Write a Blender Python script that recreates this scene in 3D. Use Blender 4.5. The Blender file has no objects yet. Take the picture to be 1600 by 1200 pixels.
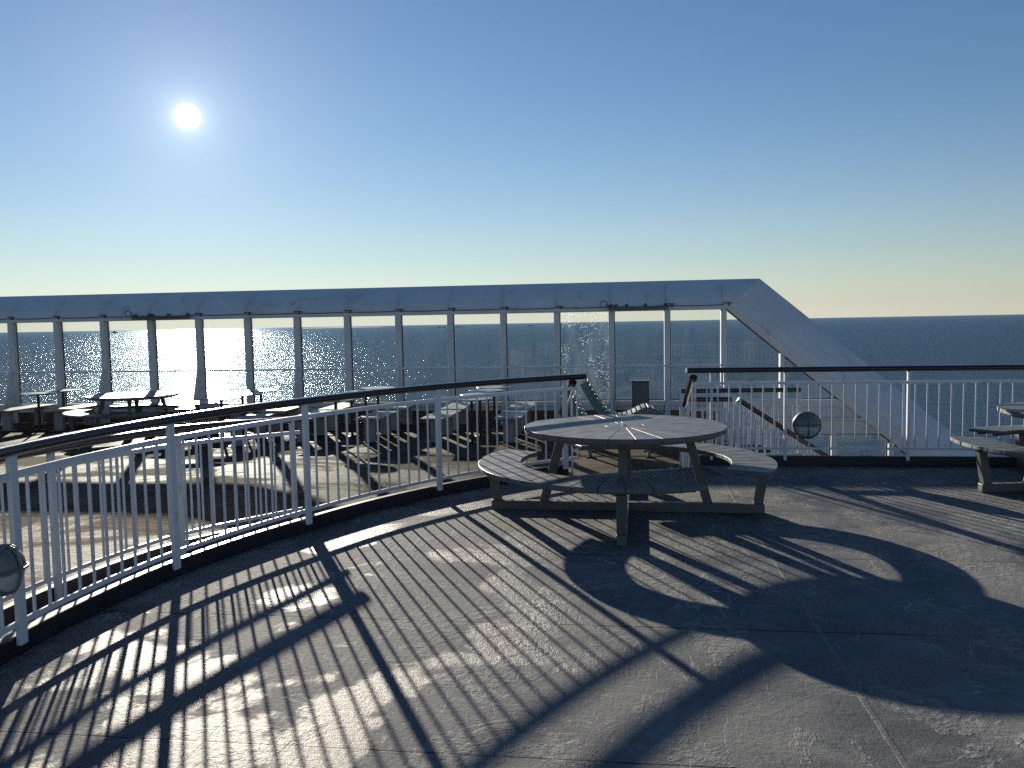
import bpy, bmesh, math, random
from mathutils import Vector, Matrix
from mathutils.geometry import tessellate_polygon
R = math.radians
random.seed(7)
scene = bpy.context.scene
col = scene.collection

# ------------------------------------------------------------------ helpers
class MB:
    """collects shapes and links them as ONE mesh object"""
    def __init__(self): self.v, self.f, self.s = [], [], []
    def add(self, vs, fs, smooth=False):
        o = len(self.v); self.v += [Vector(p) for p in vs]
        for f in fs: self.f.append([i + o for i in f]); self.s.append(smooth)
    def hexa(self, b, t):
        self.add(list(b) + list(t), [(3, 2, 1, 0), (4, 5, 6, 7), (0, 1, 5, 4), (1, 2, 6, 5), (2, 3, 7, 6), (3, 0, 4, 7)])
    def box(self, c, s, rz=0.0):
        cx, cy, cz = c; x, y, z = [q / 2 for q in s]; ca, sa = math.cos(rz), math.sin(rz)
        def p(a, b, h): return (cx + a * ca - b * sa, cy + a * sa + b * ca, cz + h)
        self.hexa([p(-x, -y, -z), p(x, -y, -z), p(x, y, -z), p(-x, y, -z)], [p(-x, -y, z), p(x, -y, z), p(x, y, z), p(-x, y, z)])
    def bar(self, p0, p1, w, h, side=None):
        """rectangular bar between two points; w along `side`, h across"""
        p0, p1 = Vector(p0), Vector(p1); d = (p1 - p0).normalized()
        if side is None:
            side = d.cross(Vector((0, 0, 1)))
            if side.length < 1e-4: side = Vector((1, 0, 0))
        side = Vector(side); side = (side - d * side.dot(d)).normalized(); up = side.cross(d)
        a, b = side * (w / 2), up * (h / 2)
        self.hexa([p0 - a - b, p0 + a - b, p0 + a + b, p0 - a + b], [p1 - a - b, p1 + a - b, p1 + a + b, p1 - a + b])
    def sweep(self, path, prof, closed=False, smooth=True, cap=True):
        """profile [(side, up)] swept along a path kept upright"""
        path = [Vector(p) for p in path]; n = len(path); m = len(prof); vs = []
        for i, p in enumerate(path):
            a = path[(i - 1) % n] if (closed or i > 0) else p
            b = path[(i + 1) % n] if (closed or i < n - 1) else p
            d = (b - a).normalized(); side = d.cross(Vector((0, 0, 1)))
            if side.length < 1e-4: side = Vector((1, 0, 0))
            side.normalize(); up = side.cross(d)
            vs += [p + side * q[0] + up * q[1] for q in prof]
        fs = []
        for i in range(n if closed else n - 1):
            j = (i + 1) % n
            for k in range(m):
                l = (k + 1) % m; fs.append((i * m + k, i * m + l, j * m + l, j * m + k))
        self.add(vs, fs, smooth)
        if cap and not closed:
            self.add([vs[k] for k in range(m)], [tuple(range(m))]); self.add([vs[(n - 1) * m + k] for k in range(m)], [tuple(reversed(range(m)))])
    def tube(self, path, r, n=10):
        self.sweep(path, [(r * math.cos(2 * math.pi * k / n), r * math.sin(2 * math.pi * k / n)) for k in range(n)])
    def prism(self, poly, o, u, v, w, depth):
        """polygon in (u,v) at origin o, extruded `depth` along w"""
        o, u, v, w = map(Vector, (o, u, v, w)); n = len(poly)
        a = [o + u * x + v * y for x, y in poly]; b = [p + w * depth for p in a]
        tris = tessellate_polygon([[Vector((x, y, 0)) for x, y in poly]])
        self.add(a + b, [tuple(t) for t in tris] + [tuple(i + n for i in reversed(t)) for t in tris] + [(i, (i + 1) % n, (i + 1) % n + n, i + n) for i in range(n)])
    def lathe(self, prof, o, ax=(0, 0, 1), n=32, smooth=True):
        ax = Vector(ax).normalized(); t = Vector((1, 0, 0)) if abs(ax.x) < .9 else Vector((0, 1, 0))
        u = ax.cross(t).normalized(); w = ax.cross(u); o = Vector(o); m = len(prof); vs = []
        for k in range(n):
            c, s = math.cos(2 * math.pi * k / n), math.sin(2 * math.pi * k / n)
            vs += [o + u * (r * c) + w * (r * s) + ax * z for r, z in prof]
        self.add(vs, [(k * m + i, k * m + i + 1, ((k + 1) % n) * m + i + 1, ((k + 1) % n) * m + i) for k in range(n) for i in range(m - 1)], smooth)
    def sector(self, r0, r1, a0, a1, z0, z1, steps=4, o=(0, 0)):
        n = steps + 1; b, t = [], []
        for i in range(n):
            a = a0 + (a1 - a0) * i / steps; c, s = math.cos(a), math.sin(a)
            for L, z in ((b, z0), (t, z1)):
                L.append((o[0] + r0 * c, o[1] + r0 * s, z)); L.append((o[0] + r1 * c, o[1] + r1 * s, z))
        vs = b + t; k = 2 * n; fs = []
        for i in range(steps):
            p, q = 2 * i, 2 * i + 2
            fs += [(p, q, q + 1, p + 1), (k + p, k + p + 1, k + q + 1, k + q), (p, k + p, k + q, q), (p + 1, q + 1, k + q + 1, k + p + 1)]
        fs += [(0, 1, k + 1, k), (k - 2, 2 * k - 2, 2 * k - 1, k - 1)]
        self.add(vs, fs)
    def build(self, name, mat, parent=None, bevel=0.0, seg=2):
        off = parent.matrix_basis.translation.copy() if (parent is not None and parent.get('_world')) else Vector()
        q = parent
        if parent is not None and parent.parent is not None and parent.parent.get('_world'): off = parent.parent.matrix_basis.translation.copy()
        me = bpy.data.meshes.new(name); me.from_pydata([tuple(p - off) for p in self.v], [], self.f)
        me.polygons.foreach_set('use_smooth', self.s); me.validate(); me.update()
        bm = bmesh.new(); bm.from_mesh(me); bmesh.ops.recalc_face_normals(bm, faces=bm.faces); bm.to_mesh(me); bm.free()
        ob = bpy.data.objects.new(name, me); col.objects.link(ob)
        me.materials.append(mat)
        if parent is not None: ob.parent = parent
        if bevel:
            md = ob.modifiers.new('edge', 'BEVEL'); md.width = bevel; md.segments = seg; md.limit_method = 'ANGLE'; md.angle_limit = R(40)
        return ob

def tag(o, label=None, cat=None, group=None, kind=None):
    for k, x in (('label', label), ('category', cat), ('group', group), ('kind', kind)):
        if x: o[k] = x
    return o
def thing(name, label, cat, loc=(0, 0, 0), rz=0.0, group=None, world=False):
    o = bpy.data.objects.new(name, None); col.objects.link(o); o.empty_display_size = .2
    o.location = loc; o.rotation_euler = (0, 0, rz)
    if world: o['_world'] = 1
    return tag(o, label, cat, group)
kids = {}
def copy_tree(o, parent=None):
    c = o.copy(); col.objects.link(c)
    if parent is not None: c.parent = parent
    for ch in list(o.children): copy_tree(ch, c)
    return c

# ------------------------------------------------------------------ materials
def new_mat(name):
    m = bpy.data.materials.new(name); m.use_nodes = True; nt = m.node_tree
    return m, nt, nt.nodes['Principled BSDF']
class NT:
    def __init__(self, nt): self.nt = nt
    def n(self, t, **kw):
        x = self.nt.nodes.new(t)
        for k, v in kw.items(): setattr(x, k, v)
        return x
    def l(self, a, b): self.nt.links.new(a, b)
    def val(self, sock, v):
        if hasattr(v, 'links') or isinstance(v, bpy.types.NodeSocket): self.l(v, sock)
        else: sock.default_value = v
    def math(self, op, a, b=0.0, c=None, clamp=False):
        x = self.n('ShaderNodeMath', operation=op); x.use_clamp = clamp
        self.val(x.inputs[0], a); self.val(x.inputs[1], b)
        if c is not None: self.val(x.inputs[2], c)
        return x.outputs[0]
    def noise(self, vec, scale, detail=4, rough=.55, dist=0.0):
        x = self.n('ShaderNodeTexNoise'); self.l(vec, x.inputs['Vector'])
        x.inputs['Scale'].default_value = scale; x.inputs['Detail'].default_value = detail
        x.inputs['Roughness'].default_value = rough; x.inputs['Distortion'].default_value = dist
        return x.outputs['Fac']
    def ramp(self, fac, a, b, lo=0.0, hi=1.0):
        x = self.n('ShaderNodeMapRange'); x.interpolation_type = 'SMOOTHSTEP'
        self.val(x.inputs[0], fac); x.inputs[1].default_value = a; x.inputs[2].default_value = b; x.inputs[3].default_value = lo; x.inputs[4].default_value = hi
        return x.outputs[0]
    def mix(self, fac, a, b):
        x = self.n('ShaderNodeMix', data_type='RGBA'); self.val(x.inputs[0], fac)
        for s, q in ((x.inputs[6], a), (x.inputs[7], b)):
            if isinstance(q, tuple): s.default_value = (*q, 1)
            else: self.l(q, s)
        return x.outputs[2]
    def mapping(self, vec, scale=(1, 1, 1), rot=(0, 0, 0)):
        x = self.n('ShaderNodeMapping'); self.l(vec, x.inputs[0]); x.inputs['Scale'].default_value = scale; x.inputs['Rotation'].default_value = rot
        return x.outputs[0]
    def bump(self, h, strength, dist, normal=None):
        x = self.n('ShaderNodeBump'); self.l(h, x.inputs['Height']); x.inputs['Strength'].default_value = strength; x.inputs['Distance'].default_value = dist
        if normal is not None: self.l(normal, x.inputs['Normal'])
        return x.outputs[0]

def paint(name, colr, rough=.4, var=.12, nscale=6, bump=.0, spec=.5, dirt=None, coat=0.0, metal=0.0, grain=None):
    m, nt, b = new_mat(name); k = NT(nt)
    co = k.n('ShaderNodeNewGeometry').outputs['Position']
    if grain: co2 = k.mapping(co, grain)
    else: co2 = co
    n1 = k.noise(co2, nscale, 5, .6)
    dark = tuple(c * (1 - var) for c in colr); lite = tuple(min(1, c * (1 + var)) for c in colr)
    c = k.mix(k.ramp(n1, .3, .7), dark, lite)
    if dirt:
        n2 = k.noise(co, dirt[0], 6, .65)
        c = k.mix(k.ramp(n2, dirt[1], dirt[1] + .12, 0, dirt[3]), c, dirt[2])
    k.l(c, b.inputs['Base Color'])
    k.l(k.ramp(n1, .25, .75, rough * .85, min(1, rough * 1.2)), b.inputs['Roughness'])
    b.inputs['Specular IOR Level'].default_value = spec; b.inputs['Metallic'].default_value = metal
    if coat: b.inputs['Coat Weight'].default_value = coat; b.inputs['Coat Roughness'].default_value = .12
    if bump: k.l(k.bump(k.noise(co2, nscale * 12, 3, .6), bump, .002), b.inputs['Normal'])
    return m

M = {}
M['white'] = paint('white_gloss_paint', (.72, .73, .74), .32, .05, 5, .12, dirt=(7, .60, (.40, .29, .18), .55))
M['white_wall'] = paint('white_wall_paint', (.72, .715, .70), .42, .05, 1.6, .1, dirt=(2.6, .56, (.48, .43, .36), .5))
M['kerb'] = paint('black_kerb_paint', (.012, .014, .02), .45, .3, 9, .3)
M['wood'] = paint('dark_varnished_wood', (.026, .010, .007), .24, .35, 9, .25, coat=.35, grain=(1, 1, 5))
M['table'] = paint('grey_composite_board', (.112, .122, .128), .46, .12, 7, .35, dirt=(14, .62, (.165, .17, .17), .5))
M['frame'] = paint('grey_powder_coat', (.105, .106, .102), .45, .08, 12, .2)
M['bench_leg'] = paint('grey_beige_panel', (.27, .26, .24), .5, .08, 8, .15)
M['bench_slat'] = paint('pale_grey_slat', (.24, .25, .25), .42, .12, 10, .2, grain=(6, 1, 1))
M['bistro_top'] = paint('grey_laminate', (.28, .265, .25), .3, .08, 9, .05)
M['black'] = paint('black_powder_coat', (.012, .012, .014), .4, .2, 10)
M['lounger'] = paint('teal_grey_wood', (.13, .17, .175), .5, .2, 9, .2)
M['slat_wood'] = paint('weathered_teak_slat', (.36, .29, .22), .55, .2, 12, .2)
M['bin'] = paint('dark_grey_sheet_metal', (.075, .08, .09), .4, .12, 5)
M['kick'] = paint('brown_kick_board', (.13, .065, .03), .5, .25, 3, .1)
M['lamp_body'] = paint('grey_green_cast_metal', (.15, .165, .16), .42, .15, 12, .2)
M['gasket'] = paint('black_gasket', (.008, .008, .01), .5, .1, 9)
M['cable'] = paint('dark_cable', (.03, .03, .032), .5, .1, 9)
M['steel'] = paint('galvanised_steel', (.45, .45, .44), .35, .15, 9, .1, metal=.6)
M['island'] = paint('far_rock', (.10, .12, .13), .9, .3, .02)
M['side'] = paint('ochre_side_deck', (.32, .20, .09), .45, .25, 2, .1)
M['stairwell'] = paint('stairwell_floor', (.05, .05, .05), .6, .2, 3)

def lamp_glass():
    m, nt, b = new_mat('frosted_lamp_glass'); k = NT(nt)
    co = k.n('ShaderNodeNewGeometry').outputs['Position']
    k.l(k.mix(k.ramp(k.noise(co, 30, 3), .35, .7), (.48, .50, .50), (.56, .58, .57)), b.inputs['Base Color'])
    b.inputs['Roughness'].default_value = .22
    return m
M['lamp_glass'] = lamp_glass()

def glass(name, salt=0.0):
    m, nt, b = new_mat(name); k = NT(nt); nt.nodes.remove(b)
    out = nt.nodes['Material Output']
    co = k.n('ShaderNodeNewGeometry').outputs['Position']
    tr = k.n('ShaderNodeBsdfTransparent'); tr.inputs[0].default_value = (.90, .935, .93, 1)
    gl = k.n('ShaderNodeBsdfGlossy'); gl.inputs['Roughness'].default_value = .004; gl.inputs[0].default_value = (1, 1, 1, 1)
    fr = k.n('ShaderNodeFresnel'); fr.inputs['IOR'].default_value = 1.5
    mx = k.n('ShaderNodeMixShader'); k.l(fr.outputs[0], mx.inputs[0]); k.l(tr.outputs[0], mx.inputs[1]); k.l(gl.outputs[0], mx.inputs[2])
    # salt film: faint, streaky, with crisp dried droplets on one pane
    tl = k.n('ShaderNodeBsdfTranslucent'); tl.inputs[0].default_value = (.8, .8, .78, 1)
    film = k.noise(k.mapping(co, (2.2, 2.2, .7)), 1.6, 5, .6)
    fac = k.ramp(film, .35, .8, .001, .007 + .02 * salt)
    if salt:
        vo = k.n('ShaderNodeTexVoronoi'); vo.feature = 'F1'; k.l(co, vo.inputs['Vector']); vo.inputs['Scale'].default_value = 26
        drop = k.ramp(vo.outputs['Distance'], .13, .30, 1, 0)
        sel = k.ramp(k.noise(co, 3.0, 3), .36, .62)
        rnd = k.n('ShaderNodeSeparateColor'); k.l(vo.outputs['Color'], rnd.inputs[0])
        drop = k.math('MULTIPLY', drop, k.math('GREATER_THAN', rnd.outputs[0], .35))
        fac = k.math('ADD', fac, k.math('MULTIPLY', k.math('MULTIPLY', drop, sel), salt * .55), clamp=True)
    m2 = k.n('ShaderNodeMixShader'); k.val(m2.inputs[0], fac); k.l(mx.outputs[0], m2.inputs[1]); k.l(tl.outputs[0], m2.inputs[2])
    k.l(m2.outputs[0], out.inputs[0])
    return m
M['glass'] = glass('window_glass'); M['salt_glass'] = glass('salt_speckled_glass', 1.0)

AX = math.atan(-.1315)          # the ship's transverse axis against world X
def deck_material():
    m, nt, b = new_mat('grey_deck_paint'); k = NT(nt)
    pos = k.n('ShaderNodeNewGeometry').outputs['Position']
    co = k.mapping(pos, (1, 1, 1), (0, 0, -AX))
    sep = k.n('ShaderNodeSeparateXYZ'); k.l(co, sep.inputs[0]); u, v = sep.outputs[0], sep.outputs[1]
    big = k.noise(co, .85, 5, .58, .5); mid = k.noise(co, 3.4, 6, .65, .8); fine = k.noise(co, 34, 5, .7)
    streak = k.noise(k.mapping(co, (1.2, 16, 1), (0, 0, R(28))), 2.0, 6, .7, .6)
    streak2 = k.noise(k.mapping(co, (14, 1.3, 1), (0, 0, R(-24))), 2.2, 6, .7, .6)
    grain = k.noise(co, 130, 3, .7)
    c = k.mix(k.ramp(big, .35, .68), (.100, .110, .124), (.18, .184, .182))
    c = k.mix(k.ramp(mid, .46, .70, 0, .75), c, (.20, .20, .192))
    c = k.mix(k.ramp(streak, .60, .74, 0, .6), c, (.26, .255, .245))
    c = k.mix(k.ramp(streak2, .64, .76, 0, .55), c, (.26, .255, .245))
    c = k.mix(k.ramp(k.noise(co, 7, 6, .7), .66, .72, 0, .55), c, (.05, .052, .055))
    chips = k.n('ShaderNodeTexVoronoi'); k.l(k.mapping(co, (1, 1, 1)), chips.inputs['Vector']); chips.inputs['Scale'].default_value = 2.1; chips.inputs['Randomness'].default_value = 1
    chipm = k.math('MULTIPLY', k.ramp(k.math('ADD', chips.outputs['Distance'], k.math('MULTIPLY', fine, .05)), .055, .07, 1, 0), .8)
    c = k.mix(chipm, c, (.36, .35, .33))
    c = k.mix(k.ramp(grain, .3, .75, 0, .35), c, (.27, .266, .255))
    # plate seams and one weld bead
    def line(x, at, w, soft=.5): return k.ramp(k.math('ABSOLUTE', k.math('SUBTRACT', x, at)), w * soft, w, 1, 0)
    wob = k.math('MULTIPLY', k.math('SUBTRACT', mid, .5), .006)
    vv = k.math('ADD', v, wob)
    seam = line(vv, 4.44, .008)
    for at, w in ((5.83, .008), (7.28, .008), (3.03, .006), (8.6, .008), (1.64, .008)): seam = k.math('MAXIMUM', seam, line(vv, at, w))
    uu = k.math('ADD', u, wob)
    weld = k.math('MAXIMUM', line(uu, WELD_U, .016), line(uu, WELD_U - 2.7, .004))
    c = k.mix(k.math('MULTIPLY', seam, .9), c, (.015, .016, .018))
    c = k.mix(k.math('MULTIPLY', weld, .5), c, (.24, .235, .22))
    # curved scuffs and scratches
    def scratch(vec, sc, at, msk, wd=.016):
        return k.math('MULTIPLY', k.ramp(k.math('ABSOLUTE', k.math('SUBTRACT', k.noise(vec, sc, 2, .4, .6), at)), 0, wd, 1, 0), msk)
    sm1 = k.ramp(k.noise(co, 1.1, 3), .52, .62); sm2 = k.ramp(k.noise(co, 1.7, 3, .5, 2), .50, .60)
    scr = k.math('MAXIMUM', scratch(k.mapping(co, (1, 3.2, 1), (0, 0, R(20))), 1.6, .5, sm1), scratch(k.mapping(co, (3.6, 1, 1), (0, 0, R(-15))), 1.9, .47, sm2))
    c = k.mix(k.math('MULTIPLY', k.math('MULTIPLY', scr, k.ramp(fine, .36, .56)), .85), c, (.46, .455, .44))
    # wet film, drier crusted patches between
    wet = k.math('ADD', k.math('MULTIPLY', k.noise(co, .62, 4, .5, .9), .70), k.math('MULTIPLY', k.noise(co, 2.6, 5, .6, 1.2), .30))
    wetm = k.ramp(wet, .435, .505, 1, 0)
    crust = k.math('MULTIPLY', k.ramp(k.noise(co, 1.35, 6, .68, 1.0), .53, .57), k.ramp(k.noise(co, 22, 4, .7), .35, .6))
    c = k.mix(k.math('MULTIPLY', wetm, .50), c, (.040, .046, .056))
    c = k.mix(k.math('MULTIPLY', crust, .55), c, (.27, .265, .25))
    k.l(c, b.inputs['Base Color'])
    rough = k.math('ADD', k.ramp(wetm, 0, 1, .76, .47), k.math('MULTIPLY', k.math('SUBTRACT', fine, .5), .22))
    k.l(rough, b.inputs['Roughness'])
    k.l(k.ramp(wetm, 0, 1, .045, .085), b.inputs['Specular IOR Level'])
    h = k.math('ADD', k.math('MULTIPLY', grain, .55), k.math('MULTIPLY', fine, .9))
    h = k.math('ADD', h, k.math('MULTIPLY', k.math('ADD', k.math('ADD', streak, streak2), k.math('MULTIPLY', crust, 1.6)), .3))
    nrm = k.bump(h, .9, .0075)
    h2 = k.math('SUBTRACT', k.math('MULTIPLY', weld, .7), seam)
    nrm = k.bump(h2, .8, .004, nrm)
    k.l(nrm, b.inputs['Normal'])
    return m
WELD_U = 0.0   # set below
def lower_deck_material():
    m, nt, b = new_mat('brown_worn_deck'); k = NT(nt)
    pos = k.n('ShaderNodeNewGeometry').outputs['Position']; co = k.mapping(pos, (1, 1, 1), (0, 0, -AX))
    big = k.noise(co, .6, 5, .6); st = k.noise(k.mapping(co, (.55, 6, 1)), 1.8, 7, .72, .5); grain = k.noise(co, 120, 3, .65)
    c = k.mix(k.ramp(big, .35, .65), (.075, .048, .025), (.115, .079, .046))
    c = k.mix(k.ramp(st, .50, .60, 0, .9), c, (.165, .122, .078))
    c = k.mix(k.ramp(k.noise(co, 2.3, 6, .7), .58, .7, 0, .6), c, (.042, .034, .026))
    sep = k.n('ShaderNodeSeparateXYZ'); k.l(co, sep.inputs[0])
    ln = k.math('ABSOLUTE', k.math('SUBTRACT', k.math('FRACT', k.math('MULTIPLY', sep.outputs[1], 1 / 1.4)), .5))
    c = k.mix(k.math('MULTIPLY', k.ramp(ln, .003, .006, 1, 0), .8), c, (.03, .025, .02))
    k.l(c, b.inputs['Base Color'])
    wet = k.ramp(k.noise(co, .9, 5, .6, .4), .42, .6, 1, 0)
    k.l(k.math('ADD', k.ramp(wet, 0, 1, .92, .66), k.math('MULTIPLY', k.math('SUBTRACT', grain, .5), .15)), b.inputs['Roughness'])
    k.l(k.ramp(wet, 0, 1, .03, .055), b.inputs['Specular IOR Level'])
    k.l(k.bump(k.math('ADD', k.math('MULTIPLY', grain, .3), k.math('MULTIPLY', st, 1.6)), .9, .016), b.inputs['Normal'])
    return m
def sea_material():
    m, nt, b = new_mat('sea_water'); k = NT(nt)
    pos = k.n('ShaderNodeNewGeometry').outputs['Position']
    co = k.mapping(pos, (1, 1.35, 1), (0, 0, R(16)))
    w1 = k.noise(co, .055, 3, .55, .3); w2 = k.noise(co, .30, 4, .6, .4); w3 = k.noise(co, 1.4, 3, .6)
    h = k.math('ADD', k.math('MULTIPLY', w1, 3.4), k.math('ADD', k.math('MULTIPLY', w2, 1.9), k.math('MULTIPLY', w3, .26)))
    nrm = k.bump(h, 1.0, .62)
    nt.nodes.remove(b)
    df = k.n('ShaderNodeBsdfDiffuse'); df.inputs[0].default_value = (.010, .036, .080, 1)
    gl = k.n('ShaderNodeBsdfGlossy'); gl.inputs[0].default_value = (.44, .56, .75, 1); gl.inputs['Roughness'].default_value = .12; k.l(nrm, gl.inputs['Normal'])
    fr = k.n('ShaderNodeFresnel'); fr.inputs['IOR'].default_value = 1.333; k.l(nrm, fr.inputs['Normal'])
    mx = k.n('ShaderNodeMixShader'); k.l(k.ramp(fr.outputs[0], 0, 1, .015, .66), mx.inputs[0]); k.l(df.outputs[0], mx.inputs[1]); k.l(gl.outputs[0], mx.inputs[2])
    k.l(mx.outputs[0], nt.nodes['Material Output'].inputs[0])
    return m

# ------------------------------------------------------------------ sun, sky, camera
SUN = Vector((-.3430, .9110, .2272)).normalized()
EL = math.asin(SUN.z); AZ = math.atan2(SUN.x, SUN.y)
world = bpy.data.worlds.new("World"); scene.world = world; world.use_nodes = True
wn = NT(world.node_tree); bg = world.node_tree.nodes['Background']
sky = wn.n('ShaderNodeTexSky'); sky.sky_type = 'NISHITA'; sky.sun_disc = False
sky.sun_elevation = EL; sky.sun_rotation = AZ; sky.altitude = 20; sky.air_density = 1.0; sky.dust_density = .0; sky.ozone_density = 3.0
# the sun's disc and the bright air close around it, by direction in the sky
gen = wn.n('ShaderNodeTexCoord').outputs['Generated']
vd = wn.n('ShaderNodeVectorMath', operation='DOT_PRODUCT'); wn.l(gen, vd.inputs[0]); vd.inputs[1].default_value = SUN
ang = wn.math('MULTIPLY', wn.math('ARCCOSINE', wn.math('MINIMUM', vd.outputs['Value'], .9999999)), 180 / math.pi)
disc = wn.ramp(ang, .45, .80, 200, 0)
def lobe(width, amp, p=1.0):
    return wn.math('MULTIPLY', wn.math('EXPONENT', wn.math('MULTIPLY', wn.math('POWER', wn.math('DIVIDE', ang, width), p), -1)), amp)
g = wn.math('ADD', disc, wn.math('ADD', lobe(.45, 12), wn.math('ADD', wn.math('ADD', lobe(1.2, 2.0), lobe(4.4, 2.2)), lobe(15.0, 1.3))))
glow = wn.n('ShaderNodeVectorMath', operation='SCALE'); glow.inputs[0].default_value = (1, .95, .84); wn.l(g, glow.inputs['Scale'])
addv = wn.n('ShaderNodeVectorMath', operation='ADD'); skh = wn.n('ShaderNodeHueSaturation'); skh.inputs['Saturation'].default_value = 1.10; skh.inputs['Hue'].default_value = .507; skh.inputs['Value'].default_value = .98; wn.l(sky.outputs[0], skh.inputs['Color'])
wn.l(skh.outputs[0], addv.inputs[0]); wn.l(glow.outputs[0], addv.inputs[1])
sepw = wn.n('ShaderNodeSeparateXYZ'); wn.l(gen, sepw.inputs[0])
hz_ = wn.math('MULTIPLY', wn.math('EXPONENT', wn.math('DIVIDE', wn.math('MAXIMUM', sepw.outputs[2], 0), -.085)), .74)
hs_ = wn.n('ShaderNodeHueSaturation'); hs_.inputs['Saturation'].default_value = .08; hs_.inputs['Value'].default_value = .86; wn.l(addv.outputs[0], hs_.inputs['Color'])
wn.l(wn.mix(hz_, addv.outputs[0], hs_.outputs[0]), bg.inputs['Color']); bg.inputs['Strength'].default_value = .05
sl = bpy.data.lights.new('sun', 'SUN'); sl.energy = 5.0; sl.angle = R(.53); sl.color = (1, .90, .74)
so = bpy.data.objects.new('sun', sl); col.objects.link(so); so.rotation_euler = (-SUN).to_track_quat('-Z', 'Y').to_euler(); so.location = SUN * 60

CAMH = 1.65
cam = bpy.data.cameras.new('camera'); co_ = bpy.data.objects.new('camera', cam); col.objects.link(co_); scene.camera = co_
cam.sensor_fit = 'HORIZONTAL'; cam.sensor_width = 36; cam.lens = 36 * 1300 / 1600; cam.clip_start = .05; cam.clip_end = 120000
pit = math.atan(95 / 1300)
fw = Vector((0, math.cos(pit), -math.sin(pit))); ri0 = Vector((1, 0, 0)); up0 = ri0.cross(fw); rr = R(1.02)
ri = ri0 * math.cos(rr) - up0 * math.sin(rr); up = up0 * math.cos(rr) + ri0 * math.sin(rr)
co_.matrix_world = Matrix(((ri.x, up.x, -fw.x, 0), (ri.y, up.y, -fw.y, 0), (ri.z, up.z, -fw.z, CAMH), (0, 0, 0, 1)))

# ------------------------------------------------------------------ ship frame: s along the glass wall, d outward past it
e1 = Vector((1, -.1315, 0)).normalized(); e2 = Vector((-e1.y, e1.x, 0)); WB = Vector((0, 17.23, 0)); Zv = Vector((0, 0, 1))
def SD(s, d, z=0.0): return WB + e1 * s + e2 * d + Zv * z
LOW = -.40
WELD_U = Vector((1.72, 5.2, 0)).dot(e1)
M['deck'] = deck_material(); M['lower'] = lower_deck_material(); M['sea'] = sea_material()

# ------------------------------------------------------------------ setting: sea, islands, decks
mb = MB(); mb.add([(-90000, -90000, -24), (90000, -90000, -24), (90000, 90000, -24), (-90000, 90000, -24)], [(0, 1, 2, 3)])
tag(mb.build('sea', M['sea']), kind='structure')
def island(az, dist, width, height, label, hut=False):
    mb = MB(); c = Vector((math.tan(az) * dist, dist, -24)); n = 40
    for j in range(n):
        t0, t1 = j / n, (j + 1) / n
        def hh(t): return height * max(.0, (math.sin(math.pi * t) ** .7)) * (.45 + .55 * math.sin(7 * t + az * 90) ** 2) + .3
        x0, x1 = (t0 - .5) * width, (t1 - .5) * width; h0, h1 = hh(t0), hh(t1); dp = width * .25
        b = [c + Vector((x0, -dp, 0)), c + Vector((x1, -dp, 0)), c + Vector((x1, dp, 0)), c + Vector((x0, dp, 0))]
        t = [c + Vector((x0, -dp * .4, h0)), c + Vector((x1, -dp * .4, h1)), c + Vector((x1, dp * .4, h1)), c + Vector((x0, dp * .4, h0))]
        mb.hexa(b, t)
    if hut: mb.box(c + Vector((-width * .02, 0, height * 1.2)), (width * .03, width * .03, height * 1.4))
    return tag(mb.build('island', M['island']), label, 'island', kind='structure')
PX = lambda x: (x - 800) / 1300
island(math.atan(PX(183)), 8000, 250, 12, 'low rocky island on the horizon left of the sun glitter', True)
island(math.atan(PX(540)), 15000, 1500, 14, 'long faint strip of land on the horizon')
island(math.atan(PX(690)), 7000, 100, 9, 'small dark islet on the horizon behind the glass')
island(math.atan(PX(718)), 7200, 70, 7, 'tiny dark islet on the horizon behind the glass')
island(math.atan(PX(830)), 7000, 60, 7, 'farthest right islet behind the glass')

# near deck edge: an arc, then the opening with steps, then straight along the ship
CC = Vector((3.72, 3.62, 0))
def arc(r, a): return CC + Vector((math.cos(a), math.sin(a), 0)) * r
RR = 6.2
def ang_of(p): return math.atan2(p[1] - CC.y, p[0] - CC.x)
P = [Vector(p) for p in ((-2.52, 4.122, 0), (-2.246, 5.397, 0), (-1.659, 6.583, 0), (-.715, 7.859, 0), (.563, 8.883, 0))]
A5 = ang_of(P[4]); A1 = ang_of(P[0])
if A1 < 0: A1 += 2 * math.pi
A_BACK = R(232)
def rad_at(a):                              # radius that follows the surveyed posts
    pts = sorted((((ang_of(p) + 2 * math.pi) % (2 * math.pi)), (p - CC).length) for p in P)
    if a <= pts[0][0]: return pts[0][1]
    if a >= pts[-1][0]: return pts[-1][1]
    for (a0, r0), (a1, r1) in zip(pts, pts[1:]):
        if a0 <= a <= a1: return r0 + (r1 - r0) * (a - a0) / (a1 - a0)
def rail_pt(a, out=0.0, z=0.0):
    p = arc(rad_at(a) + out, a); p.z = z; return p
def rail_path(a0, a1, out=0.0, z=0.0, step=R(1.5)):
    n = max(2, int(abs(a1 - a0) / step)); return [rail_pt(a0 + (a1 - a0) * i / n, out, z) for i in range(n + 1)]
def RL(x, out=0.0, z=0.0): return Vector((x, 9.66 - .145 * x + out, z))      # straight railing line
X0, X1 = 2.30, 8.2
LEDGE = .33
outline = rail_path(A_BACK, A5 - R(.6), LEDGE) + [Vector((.66, 8.86, 0)), RL(2.12, -.05), RL(2.12, LEDGE), RL(X1 + 1, LEDGE), Vector((X1 + 1, -6, 0)), Vector((-.2, -6, 0))]
def deck(name, poly, z, depth, mat):
    mb = MB(); mb.prism([(p[0], p[1]) for p in poly], (0, 0, z), (1, 0, 0), (0, 1, 0), (0, 0, -1), depth)
    return tag(mb.build(name, mat), kind='structure')
deck('upper_deck', outline, 0, .12, M['deck'])
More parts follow.
